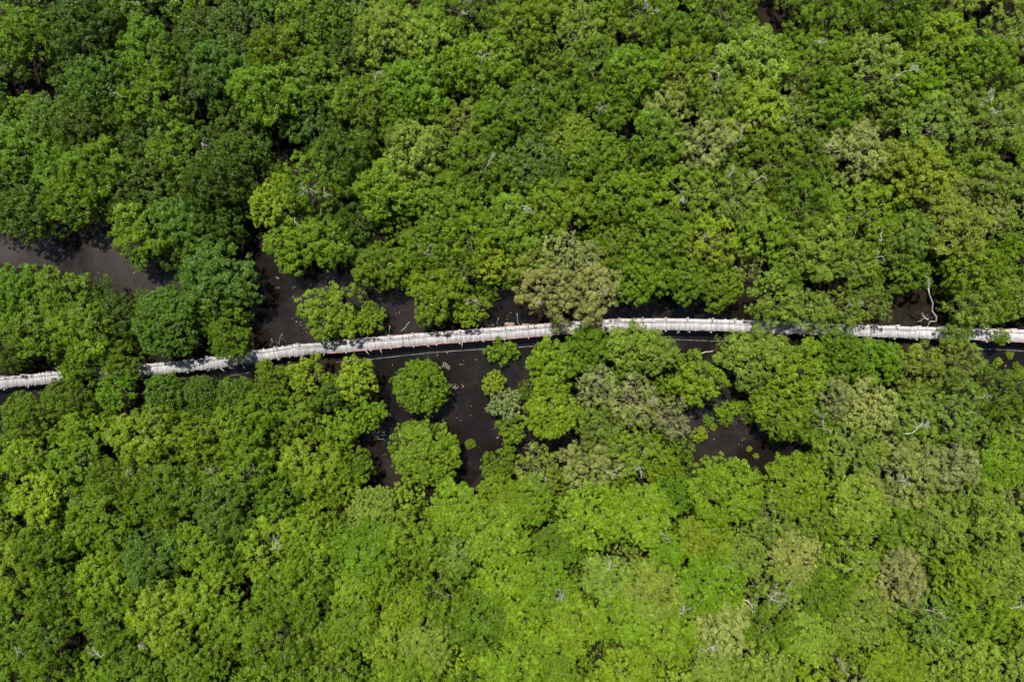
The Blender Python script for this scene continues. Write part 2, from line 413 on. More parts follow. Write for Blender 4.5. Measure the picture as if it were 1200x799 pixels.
# ------------------------------------------------------------------ trees placed one by one along the water and the walkway
G_CREEK = 'mangrove trees along the creek'
HAND = [
 # px, py, r, kind, tone, hscale, label
 (25, 251, 33, 'dense', 'dark', 1.0, 'dark green mangrove on the creek bank at the left edge, above the grey water'),
 (82, 235, 32, 'dense', 'mid', 1.0, 'mid green mangrove behind the shaded inlet of the left creek'),
 (161, 272, 36, 'dense', 'mid', 1.0, 'mid green mangrove bulging over the upper bank of the left creek'),
 (212, 258, 36, 'dense', 'cool', 1.0, 'deep green mangrove behind the tree that bulges over the left creek'),
 (255, 322, 46, 'dense', 'cool', 0.95, 'wide deep green mangrove standing between the two open stretches of creek'),
 (18, 344, 34, 'dense', 'mid', 0.9, 'mid green mangrove at the left edge directly below the creek'),
 (72, 345, 36, 'dense', 'mid', 0.9, 'large mid green mangrove on the lower bank of the left creek'),
 (38, 386, 38, 'dense', 'mid', 1.0, 'mid green mangrove between creek and boardwalk, nearest the left edge'),
 (98, 388, 36, 'dense', 'mid', 0.95, 'mid green mangrove between creek and boardwalk, left of two darker crowns'),
 (140, 369, 30, 'dense', 'dark', 0.9, 'dark green mangrove beside the bend of the left creek, by the smooth cool crown'),
 (198, 378, 42, 'dome', 'cool', 1.25, 'smooth cool green mangrove just above the boardwalk, below the creek bend'),
 (268, 399, 27, 'dense', 'mid', 0.95, 'mid green mangrove shading the boardwalk beside the wide pool'),
 (236, 377, 18, 'dense', 'mid', 0.8, 'small mid green mangrove tucked between the smooth cool crown and the pool'),
 (140, 424, 25, 'dense', 'mid', 0.9, 'mid green mangrove leaning over the leafy gap in the boardwalk'),
 (92, 430, 22, 'dense', 'mid', 0.85, 'small mangrove covering the boardwalk near the left edge'),
 (18, 418, 20, 'dense', 'dark', 0.8, 'small dark mangrove just above the left end of the boardwalk'),
 (387, 365, 38, 'lobed', 'bright', 0.85, 'bright green lobed mangrove standing alone in the pool above the boardwalk'),
 (433, 374, 21, 'lobed', 'bright', 0.75, 'small bright mangrove in the pool, right of the larger lone one'),
 (322, 238, 34, 'lobed', 'yellow', 1.05, 'yellow lobed mangrove above the head of the wide pool'),
 (338, 288, 30, 'dense', 'bright', 0.95, 'bright green mangrove at the upper bank of the wide pool, left of two'),
 (384, 282, 36, 'dense', 'mid', 1.0, 'mid green mangrove at the upper bank of the wide pool, right of two'),
 (444, 310, 31, 'dense', 'mid', 0.9, 'mid green mangrove jutting into the right end of the wide pool'),
 (500, 292, 34, 'dense', 'mid', 1.0, 'mid green mangrove above the boardwalk, right of the wide pool'),
 (512, 345, 36, 'dense', 'bright', 1.0, 'bright green mangrove whose edge touches the boardwalk right of the pool'),
 (551, 362, 24, 'lobed', 'bright', 0.85, 'small bright mangrove by the boardwalk, left of the dark inlet'),
 (574, 308, 25, 'lobed', 'yellow', 1.05, 'vivid yellow green mangrove beside the big olive trees'),
 (540, 318, 24, 'olive', 'olive', 1.0, 'small olive mangrove with pale branches left of the vivid yellow one'),
 (642, 342, 36, 'olive', 'grey', 1.05, 'grey olive feathery tree above the boardwalk, left of a pair'),
 (694, 342, 36, 'olive', 'grey', 1.05, 'grey olive feathery tree above the boardwalk, right of a pair'),
 (666, 302, 36, 'olive', 'grey', 1.1, 'grey olive feathery tree behind the pair beside the boardwalk'),
 (655, 380, 13, 'olive', 'grey', 0.8, 'small grey olive crown hanging over the boardwalk below the feathery pair'),
 (692, 380, 12, 'olive', 'grey', 0.8, 'small grey olive tuft over the shaded part of the boardwalk'),
 (755, 326, 34, 'dense', 'mid', 1.0, 'mid green mangrove on the shaded bank above the boardwalk, right of the olive trees'),
 (803, 322, 30, 'dense', 'mid', 1.0, 'mid green mangrove on the shaded bank, middle of three'),
 (846, 335, 28, 'dense', 'bright', 0.9, 'bright green mangrove on the shaded bank, next to the feathery row'),
 (905, 352, 31, 'olive', 'olive', 1.0, 'feathery olive tree first in the row hanging over the boardwalk'),
 (946, 364, 29, 'olive', 'olive', 1.05, 'feathery olive tree second in the row hanging over the boardwalk'),
 (988, 360, 27, 'olive', 'olive', 1.0, 'feathery olive tree third in the row hanging over the boardwalk'),
 (1022, 357, 26, 'olive', 'olive', 1.0, 'feathery olive tree fourth in the row hanging over the boardwalk'),
 (1138, 360, 31, 'olive', 'olive', 1.05, 'feathery olive tree behind the crown that crosses the boardwalk at right'),
 (1162, 356, 28, 'olive', 'mid', 1.0, 'mid green feathery tree above the boardwalk near the right edge'),
 (1195, 352, 28, 'dense', 'olive', 0.95, 'olive mangrove at the right edge just above the boardwalk'),
 (1122, 389, 20, 'olive', 'olive', 0.9, 'olive crown lying across the boardwalk right of the leaning pale trunk'),
 (1172, 395, 11, 'lobed', 'bright', 0.8, 'small bright crown across the boardwalk near the right edge'),
 # south side
 (32, 486, 32, 'dense', 'mid', 1.0, 'mid green mangrove just below the left end of the boardwalk'),
 (84, 466, 28, 'dense', 'mid', 1.0, 'mid green mangrove below the leafy gap in the boardwalk, left of two'),
 (136, 458, 27, 'lobed', 'mid', 1.0, 'mid green mangrove below the leafy gap in the boardwalk, right of two'),
 (192, 458, 24, 'dense', 'cool', 0.9, 'deep green mangrove below the first clear stretch of the boardwalk'),
 (236, 458, 20, 'dome', 'cool', 1.1, 'small smooth cool green mangrove below the shaded boardwalk'),
 (280, 464, 25, 'dense', 'cool', 0.9, 'deep green mangrove below the boardwalk left of the yellow clump'),
 (318, 442, 22, 'dense', 'mid', 0.85, 'mid green mangrove touching the boardwalk left of the yellow clump'),
 (362, 440, 26, 'lobed', 'yellow', 1.0, 'yellow green lobed mangrove at the boardwalk, left of the dark pool'),
 (418, 444, 28, 'lobed', 'yellow', 1.0, 'yellow green lobed mangrove at the upper left rim of the dark pool'),
 (432, 484, 22, 'lobed', 'bright', 0.9, 'bright lobed mangrove on the left rim of the dark pool'),
 (388, 462, 20, 'dense', 'cool', 1.0, 'deep green mangrove hemmed in by the yellow clump beside the pool'),
 (350, 488, 30, 'lobed', 'bright', 1.0, 'bright lobed mangrove behind the yellow clump beside the pool'),
 (396, 506, 29, 'lobed', 'bright', 1.0, 'bright lobed mangrove below the yellow clump, left of the pool'),
 (416, 546, 24, 'lobed', 'mid', 0.95, 'mid green lobed mangrove at the lower left corner of the dark pool'),
 (493, 453, 34, 'dome', 'mid', 1.0, 'round domed mangrove islet in the dark pool, upper of two'),
 (498, 530, 44, 'dome', 'bright', 0.95, 'broad round domed mangrove at the foot of the dark pool, lower of two'),
 (579, 449, 16, 'lobed', 'yellow', 0.7, 'small yellow green mangrove at the right rim of the dark pool'),
 (592, 474, 21, 'olive', 'grey', 0.8, 'small grey olive mangrove on the right rim of the dark pool'),
 (600, 503, 19, 'lobed', 'bright', 0.75, 'small bright mangrove low on the right rim of the dark pool'),
 (584, 546, 22, 'dense', 'mid', 0.85, 'mid green mangrove at the lower right corner of the dark pool'),
 (648, 432, 33, 'dense', 'bright', 1.0, 'bright green mangrove right of the dark pool, close under the boardwalk'),
 (646, 480, 36, 'carpet', 'bright', 1.0, 'bright flat topped mangrove right of the dark pool'),
 (690, 410, 28, 'dense', 'mid', 1.0, 'mid green mangrove reaching the boardwalk below the grey olive pair'),
 (738, 408, 32, 'dense', 'olive', 1.05, 'olive dense mangrove under the middle of the boardwalk'),
 (770, 416, 26, 'dense', 'olive', 0.95, 'olive mangrove left of the small debris pool'),
 (700, 452, 28, 'olive', 'grey', 1.05, 'grey olive tree with bare twigs in the middle of the thicket'),
 (742, 470, 33, 'olive', 'grey', 1.1, 'large grey olive tree with bare twigs left of the narrow channel'),
 (786, 488, 27, 'olive', 'tan', 1.0, 'buff half bare tree at the left rim of the narrow channel'),
 (700, 500, 30, 'olive', 'olive', 1.0, 'olive tree between the bright flat crown and the buff half bare tree'),
 (742, 525, 34, 'lobed', 'olive', 1.0, 'olive lobed mangrove below the buff half bare tree'),
 (776, 546, 24, 'dense', 'bright', 0.95, 'bright green mangrove left of the smooth lime crown by the channel'),
 (690, 545, 34, 'olive', 'grey', 1.0, 'grey olive tree behind the fallen branches'),
 (630, 548, 30, 'olive', 'olive', 1.0, 'olive tree just below the fallen branches'),
 (820, 446, 33, 'lobed', 'bright', 0.95, 'bright mangrove between the debris pool and the narrow channel'),
 (882, 418, 37, 'dense', 'olive', 1.0, 'large olive green mangrove under the boardwalk right of the debris pool'),
 (916, 486, 33, 'dense', 'bright', 0.95, 'bright green mangrove on the right bank of the narrow channel'),
 (938, 436, 38, 'dense', 'bright', 1.0, 'bright green mangrove under the feathery row of the boardwalk'),
 (848, 576, 47, 'carpet', 'bright', 1.0, 'broad smooth lime mangrove at the lower end of the narrow channel'),
 (930, 566, 38, 'carpet', 'bright', 1.0, 'smooth lime mangrove right of the broad lime one below the channel'),
 (985, 418, 32, 'dense', 'mid', 1.0, 'mid green mangrove under the boardwalk below the third feathery tree'),
 (1030, 424, 32, 'dense', 'mid', 1.0, 'mid green mangrove under the boardwalk below its clear right stretch'),
 (1075, 430, 33, 'olive', 'olive', 1.05, 'olive tree under the boardwalk below the leaning pale trunk'),
 (1122, 425, 30, 'olive', 'olive', 1.05, 'olive tree left of the weedy pool at the right edge'),
 (1180, 462, 34, 'olive', 'mid', 1.0, 'mid green feathery tree below the weedy pool at the right edge'),
]
trees_done = []
for (px, py, r, k, t, hs, lab) in HAND:
    tree(px, py, r, k, t, lab, G_CREEK, hs)
    trees_done.append((px, py, r))

# ------------------------------------------------------------------ the closed canopy
def pick(px, py, r):
    """kind and tone of the forest by where it grows"""
    u = r.random(); v = r.random()
    if py < 400:
        if px < 430:
            kind = 'dense' if u < .80 else ('olive' if u < .90 else 'lobed')
            tone = 'dark' if v < (.58 if px < 300 else .36) else ('mid' if v < .86 else 'cool')
        elif px < 780:
            kind = 'dense' if u < .66 else ('olive' if u < .86 else 'carpet')
            tone = 'mid' if v < .56 else ('bright' if v < .78 else ('cool' if v < .84 else ('olive' if v < .97 else 'yellow')))
        else:
            kind = 'dense' if u < .45 else ('olive' if u < .86 else 'lobed')
            tone = 'olive' if v < .34 else ('mid' if v < .62 else ('bright' if v < .80 else ('grey' if v < .93 else 'yellow')))
    else:
        if px < 330:
            kind = 'dense' if u < .62 else ('lobed' if u < .84 else 'olive')
            tone = 'mid' if v < .42 else ('bright' if v < .66 else ('cool' if v < .80 else ('yellow' if v < .9 else 'mid')))
        elif px < 560:
            kind = 'dense' if u < .32 else ('carpet' if u < .80 else ('lobed' if u < .9 else 'olive'))
            tone = 'mid' if v < .35 else ('bright' if v < .74 else ('yellow' if v < .88 else 'olive'))
        elif px < 830:
            kind = 'carpet' if u < .78 or py > 640 else 'olive'
            if kind == 'carpet' and u > .9: kind = 'dense'
            tone = 'bright' if v < .62 else ('mid' if v < .8 else ('olive' if v < .95 else 'yellow'))
        else:
            kind = 'olive' if u < .42 else ('dense' if u < .60 else 'carpet')
            tone = 'olive' if v < .42 else ('bright' if v < .68 else ('grey' if v < .84 else ('yellow' if v < .92 else 'mid')))
    if kind == 'olive' and tone in ('dark', 'cool'): tone = 'mid'
    return kind, tone

rr = random.Random(5)
fill = []
occ = list(trees_done)
def ok_spot(px, py, r, f=0.66, cf=0.80):
    for (x, y, q) in occ:
        if (x - px) ** 2 + (y - py) ** 2 < (f * (q + r)) ** 2: return False
    return clear(px, py) > r * cf
for (r0, r1, n, f) in ((37, 43, 700, .64), (32, 38, 2600, .63), (28, 33, 6000, .61), (24, 29, 8000, .60), (19, 24, 9000, .60), (14, 19, 9000, .62)):
    for _ in range(n):
        px, py, r = rr.uniform(-20, 1220), rr.uniform(-20, 820), rr.uniform(r0, r1)
        if ok_spot(px, py, r, f):
            fill.append((px, py, r)); occ.append((px, py, r))
def shown(t):
    px, py, r = t
    w = max(0, min(1200, px + r) - max(0, px - r)); h = max(0, min(799, py + r) - max(0, py - r))
    return w * h
fill.sort(key=lambda t: -shown(t))
N_IND = 300 - len(HAND)
ind, rest = fill[:N_IND], fill[N_IND:]
print('trees', len(HAND), 'fill', len(fill), 'individual', len(ind), 'mass', len(rest))

def place(px, py):
    cols = [(100, 'at the left edge'), (220, 'far left'), (350, 'left of middle'), (480, 'slightly left'), (610, 'centre left'),
            (730, 'centre right'), (850, 'slightly right'), (980, 'right of middle'), (1100, 'far right'), (2000, 'at the right edge')]
    c = next(w for (m, w) in cols if px < m)
    if py < 400:
        rows = [(45, 'along the photo top'), (105, 'near the photo top'), (165, 'in the upper forest'), (225, 'midway above the boardwalk'), (285, 'fairly near above the boardwalk'), (999, 'close above the boardwalk')]
    else:
        rows = [(505, 'close below the boardwalk'), (570, 'fairly near below the boardwalk'), (635, 'midway below the boardwalk'), (695, 'in the lower forest'), (750, 'near the photo bottom'), (9999, 'along the photo bottom')]
    return next(w for (m, w) in rows if py < m) + ', ' + c

info = []
for (px, py, r) in ind:
    k, t = pick(px, py, rr)
    size = 'large' if r > 36 else ('small' if r < 28 else '')
    info.append([px, py, r, k, t, ' '.join(w for w in (size, TONE_WORD[t], KIND_WORD[k], 'mangrove') if w) + ' ' + place(px, py)])
by = {}
for q in info: by.setdefault(q[5], []).append(q)
for lab, qs in by.items():
    if len(qs) == 1: continue
    xs = sorted(q[0] for q in qs); ys = sorted(q[1] for q in qs)
    horiz = (xs[-1] - xs[0]) >= (ys[-1] - ys[0])
    qs.sort(key=(lambda q: q[0]) if horiz else (lambda q: q[1]))
    words = {2: ('left of two', 'right of two') if horiz else ('upper of two', 'lower of two'),
             3: ('leftmost of three', 'middle of three', 'rightmost of three') if horiz else ('topmost of three', 'middle of three', 'lowest of three')}.get(len(qs))
    if words:
        for q, w in zip(qs, words): q[5] += ', ' + w
rr2 = random.Random(21)
for (px, py, r, k, t, lab) in info:
    low = k == 'carpet'
    tree(px, py, r, k, t, lab, 'mangrove trees of the closed canopy', (rr2.uniform(0.93, 1.0) if low else rr2.uniform(0.76, 1.2) if px < 450 and py < 290 else rr2.uniform(0.84, 1.12)))

# the rest of the canopy: the smallest crowns, and the wood running on beyond the picture
MASS = {}
for kind, kw in dict(dense=dict(zb=4.2, zt=7.8, nl=18, lr=(0.95, 1.7), L=0.24, W=0.14), olive=dict(zb=4.2, zt=8.2, nl=18, lr=(0.9, 1.6), L=0.23, W=0.10, gaps=.12),
                     carpet=dict(zb=5.4, zt=7.6, nl=30, lr=(0.8, 1.3), L=0.23, W=0.13, flat=.8)).items():
    MASS[kind] = [crown_leaves(7000 + hash_kind[kind] * 10 + i, 4.5, sub=7, **kw)[:2] for i in range(3)]
Qs, Ts = [], []
beyond = []
for _ in range(5000):
    px, py, r = rr.uniform(-300, 1500), rr.uniform(-300, 1100), rr.uniform(40, 56)
    if -20 < px < 1220 and -20 < py < 820: continue
    if all((x - px) ** 2 + (y - py) ** 2 > (0.66 * (q + r)) ** 2 for (x, y, q) in occ) and (clear(px, py) > r * .8):
        beyond.append((px, py, r)); occ.append((px, py, r))
r9 = np.random.default_rng(3)
for (px, py, r) in rest + beyond:
    k, t = pick(px, py, rr); k = {'lobed': 'dense'}.get(k, k)
    Q, T = MASS[k][rr.randrange(3)]
    far = not (-40 < px < 1240 and -40 < py < 840)
    s = r * (H - 6) / F / 4.5
    if not far and s < 1:
        keep = r9.uniform(size=len(Q)) < max(0.45, min(1, s * s * 1.4)); Q, T = Q[keep], T[keep]
    if far:
        keep = r9.uniform(size=len(Q)) < 0.5; Q, T = Q[keep], T[keep]
    a = rr.uniform(0, 6.283); ca, sa = math.cos(a), math.sin(a)
    hs = rr.uniform(0.72, 0.98) * (0.55 + 0.45 * min(1.2, s)) if not far else rr.uniform(0.85, 1.1)
    x, y, _ = at(px, py, 6.0 * hs)
    P = Q.reshape(-1, 3)
    P = np.stack([(P[:, 0] * ca - P[:, 1] * sa) * s + x, (P[:, 0] * sa + P[:, 1] * ca) * s + y, P[:, 2] * hs], 1).reshape(-1, 4, 3)
    Qs.append(P); Ts.append(T * np.array(TONES[t]) * rr.gauss(1, .08))
Q = np.concatenate(Qs); T = np.concatenate(Ts)
print('mass leaves', len(Q), 'beyond', len(beyond))
o = link('mangrove_thicket', quads_mesh('mangrove_thicket', Q, T, M_leaf_mass))
tag(o, 'continuous green mass of smaller mangrove crowns filling in between the larger trees', 'thicket', kind='stuff')

# ------------------------------------------------------------------ small bushes and sprigs standing in the water
BUSH = [
 (589, 408, 21, 'mid', 'low green bush in the water right against the boardwalk, above the dark pool'),
 (551, 520, 7, 'bright', 'tiny round bush in the water at the lower right of the dark pool'),
 (820, 509, 11, 'yellow', 'small yellow green bush in the middle of the narrow channel'),
 (851, 484, 15, 'bright', 'low bright bush at the head of the narrow channel'),
 (797, 420, 8, 'yellow', 'small straggly bush on the left rim of the debris pool'),
 (878, 526, 4, 'yellow', 'tiny sprig in the narrow channel near its lower end, left of two'),
 (886, 534, 4, 'yellow', 'tiny sprig in the narrow channel near its lower end, right of two'),
 (1170, 424, 6, 'yellow', 'small sprig in the weedy pool at the right edge, left of three'),
 (1184, 416, 5, 'yellow', 'small sprig in the weedy pool at the right edge, topmost of three'),
 (1192, 430, 6, 'bright', 'small sprig in the weedy pool at the right edge, lowest of three'),
 (866, 474, 8, 'yellow', 'small straggly bush where the narrow channel pinches, above the low bright bush'),
 (906, 516, 6, 'yellow', 'small sprig on the right bank at the lower end of the narrow channel'),
 (830, 492, 7, 'bright', 'small green bush on the left rim of the narrow channel'),
 (836, 500, 5, 'yellow', 'tiny sprig beside the small yellow green bush of the channel'),
]
for i, (px, py, r, t, lab) in enumerate(BUSH):
    tree(px, py, r, 'bush', t, lab, 'bushes standing in the water', 0.75, cat='bush', name='mangrove_bush', seed=500 + i)

# ------------------------------------------------------------------ boardwalk
DZ = 2.2
P = np.array([at(x, y, DZ)[:2] for (x, y) in WALK_PX])
def smooth(P, n=16):
    out = []
    for i in range(len(P) - 1):
        p0, p1, p2, p3 = P[max(i - 1, 0)], P[i], P[i + 1], P[min(i + 2, len(P) - 1)]
        for t in np.linspace(0, 1, n, endpoint=False):
            out.append(0.5 * ((2 * p1) + (-p0 + p2) * t + (2 * p0 - 5 * p1 + 4 * p2 - p3) * t * t + (-p0 + 3 * p1 - 3 * p2 + p3) * t ** 3))
    return np.array(out + [P[-1]])
PS = smooth(P); SL = np.concatenate([[0], np.cumsum(np.linalg.norm(np.diff(PS, axis=0), axis=1))])
def on(s):
    i = min(max(np.searchsorted(SL, s) - 1, 0), len(PS) - 2)
    t = (s - SL[i]) / (SL[i + 1] - SL[i]); p = PS[i] + (PS[i + 1] - PS[i]) * t
    j0, j1 = max(i - 3, 0), min(i + 4, len(PS) - 1)
    d = PS[j1] - PS[j0]; d /= np.linalg.norm(d)
    return p, d, np.array([-d[1], d[0]])           # point, along, towards the north side
def s_of(px):
    x = at(px, 395, DZ)[0]; return float(np.interp(x, PS[:, 0], SL))
rw = np.random.default_rng(44)
walk = bpy.data.objects.new('boardwalk', None); COL.objects.link(walk); walk.location = (0, 0, 0)
tag(walk, 'long bleached plank boardwalk on posts crossing the mangrove swamp from edge to edge', 'boardwalk')

def wh(s):      # half width
    return 0.92 if s > s_of(375) else 0.88 + 0.05 * math.sin(s * 0.9)
def build_deck(name, s0, s1, ragged, tone, label):
    tb = Tubes(); s = s0
    while s < s1:
        w = rw.uniform(0.13, 0.22)
        p, d, n = on(s + w / 2)
        h = wh(s); e0 = rw.normal(0, ragged); e1 = rw.normal(0, ragged)
        if rw.uniform() < 0.05: e0 += rw.uniform(0.05, 0.22)
        if rw.uniform() < 0.05: e1 += rw.uniform(0.05, 0.22)
        c = p + n * (e1 - e0) / 2; half = h + (e0 + e1) / 2
        yaw = rw.normal(0, 0.012); d2 = d + n * yaw; n2 = n - d * yaw
        t = tone * min(1.12, max(0.5, rw.normal(0.93, 0.10) + 0.06 * math.sin(s * 0.8) * math.sin(s * 0.33)))
        if rw.uniform() < 0.03: t *= 0.72
        tint = np.array([t * 1.0, t * 0.99, t * 0.985])
        gap = 0.012 if rw.uniform() > 0.06 else 0.05
        tb.box((c[0], c[1], DZ + rw.normal(0, 0.006)), (*(d2 * (w / 2 - gap / 2)), 0), (*(n2 * half), 0), (0, 0, 0.022), tint)
        s += w
    o = link(name, tb.mesh(name, M_plank, 'plank_tint'), walk); o['label'] = label
S0, S1, SM, SR = 1.0, float(SL[-1]) - 1.0, s_of(386), s_of(735)
build_deck('deck', S0, SM, 0.09, 0.86, 'old deck section with ragged plank ends')
build_deck('deck', SM + 0.02, SR, 0.025, 1.04, 'straight deck section between red edge beams')
build_deck('deck', SR + 0.02, S1, 0.035, 1.12, 'brightest bleached deck section without red beams')

def strip(tb, s0, s1, off, z, hw, hh, step=1.3, tint=(1, 1, 1), wob=0.0):
    s = s0
    while s < s1 - 0.05:
        e = min(s + step, s1)
        pa, _, na = on(s); pb, _, nb = on(e)
        offa = off(s) if callable(off) else off; offb = off(e) if callable(off) else off
        a = np.array([*(pa + na * offa), z]); b = np.array([*(pb + nb * offb), z])
        d = unit(b - a); n = np.array([-d[1], d[0], 0])
        tb.box((a + b) / 2 + n * rw.normal(0, wob), (b - a) / 2, n * hw, (0, 0, hh), tint)
        s = e
# red painted edge beams with worn gaps
for side in (1, -1):
    for (a, b) in ((SM, s_of(470)), (s_of(474), s_of(560)), (s_of(563), s_of(648)), (s_of(650), s_of(735)), (s_of(1150), S1)):
        tb = Tubes(); strip(tb, a, b, side * 0.98, DZ + 0.03, 0.045, 0.07, wob=0.012)
        link('edge_beam', tb.mesh('edge_beam', M_beam), walk)
# dark strip on the deck standing in for a cast shadow line, north of its middle
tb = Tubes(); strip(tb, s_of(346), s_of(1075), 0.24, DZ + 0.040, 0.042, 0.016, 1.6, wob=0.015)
link('shadow_strip', tb.mesh('shadow_strip', M_dark), walk)
# joists under the deck
for side in (1, -1):
    tb = Tubes(); strip(tb, S0, S1, side * 0.72, DZ - 0.13, 0.06, 0.09)
    link('joist', tb.mesh('joist', M_dark), walk)
# north handrail on posts
tb = Tubes(); strip(tb, SM, S1, 0.89, DZ + 1.02, 0.035, 0.035, 1.9, wob=0.015)
link('handrail', tb.mesh('handrail', M_post), walk)
tb = Tubes(); strip(tb, S0, SM - 0.4, lambda s: 0.86, DZ + 0.92, 0.035, 0.03, 2.4, wob=0.03)
link('handrail', tb.mesh('handrail', M_post), walk)
s = S0 + 0.6
while s < S1:
    for side in (1, -1):
        p, d, n = on(s + rw.normal(0, 0.12))
        off = side * (wh(s) + (0.13 if side > 0 else 0.20))
        q = p + n * off; lean = d * rw.normal(0, 0.06) + n * (rw.normal(0.02, 0.03) if side > 0 else rw.normal(-0.05, 0.05))
        top = DZ + (rw.uniform(1.05, 1.4) if side > 0 else rw.uniform(0.12, 0.45))
        t = Tubes()
        t.tube([(*(q - lean * 1.0), -0.8), (*q, DZ), (*(q + lean), top)], [0.085, 0.08, 0.075])
        link('post', t.mesh('post', M_post), walk)
    s += 3.75
# cross beams carrying the joists
s = S0 + 0.6
while s < S1:
    p, d, n = on(s); t = Tubes()
    t.box((p[0], p[1], DZ - 0.30), (*(d * 0.06), 0), (*(n * 1.25), 0), (0, 0, 0.07))
    link('cross_beam', t.mesh('cross_beam', M_dark), walk)
    s += 3.75
# slanting braces on the pool side
for px in (428, 445, 268, 283, 258, 500, 541, 796):
    sx = s_of(px); p, d, n = on(sx); t = Tubes()
    a = p - n * 1.1; b = p - n * rw.uniform(1.7, 2.4) + d * rw.normal(0, 0.35)
    t.tube([(*a, DZ - 0.02), (*b, -0.6)], [0.07, 0.07]); link('brace', t.mesh('brace', M_post), walk)

# pipe that runs beside the walkway on the pool side, just clear of the water
tb = Tubes(); pts = []
s = s_of(262)
while s < S1:
    p, d, n = on(s); q = p - n * (2.45 + 0.10 * math.sin(s * .21)); pts.append((*q, 0.12)); s += 1.5
tb.tube(pts, [0.036] * len(pts), 6)
pipe = link('water_pipe', tb.mesh('water_pipe', M_pipe)); tag(pipe, 'thin grey pipe lying along the water beside the boardwalk', 'pipe')

# ------------------------------------------------------------------ loose poles, logs, dead trees
def pole(a, b, rad, label, name='pole', cat='pole', mat=None, group='poles by the boardwalk'):
    a = np.array(a, float); b = np.array(b, float)
    t = Tubes(); r = np.random.default_rng(int(abs(a[0]) * 100) + 1)
    t.tube([p - a for p in limb_path(r, a, b, 5, 0.02)], np.linspace(rad, rad * .7, 5))
    o = link(name, t.mesh(name, mat or M_dead), None, tuple(a)); tag(o, label, cat, group); return o
pole(at(611, 406, -0.5), at(606, 367, 4.2), 0.07, 'long thin pole leaning across the boardwalk, by the dark inlet')
pole(at(584, 384, -0.5), at(584, 373, 2.6), 0.11, 'short thick pale post in the water above the boardwalk, left of the dark inlet')
pole(at(423, 396, -0.5), at(421.5, 388, 2.6), 0.09, 'pale post at the upper edge of the boardwalk below the lone lobed tree')
pole(at(457, 394, -0.5), at(457, 382, 3.0), 0.07, 'pale post at the upper edge of the boardwalk, right end of the wide pool')
pole(at(316, 408, -0.5), at(318, 397, 2.2), 0.05, 'thin stake leaning out of the wide pool beside the boardwalk, left of two')
pole(at(325, 407, -0.5), at(331, 391, 2.4), 0.05, 'thin stake leaning out of the wide pool beside the boardwalk, right of two')
pole(at(801, 356, 0.05), at(804.5, 366, 0.05), 0.08, 'short pale log floating in the shaded water above the boardwalk', 'log', 'log', group='logs in the water')
pole(at(818, 415, 0.08), at(836, 411, 0.25), 0.10, 'pale fallen log at the edge of the debris pool', 'log', 'log', group='logs in the water')
pole(at(470, 388, 0.1), at(480, 377, 0.1), 0.05, 'thin branch lying in the water at the right end of the wide pool', 'log', 'log', group='logs in the water')

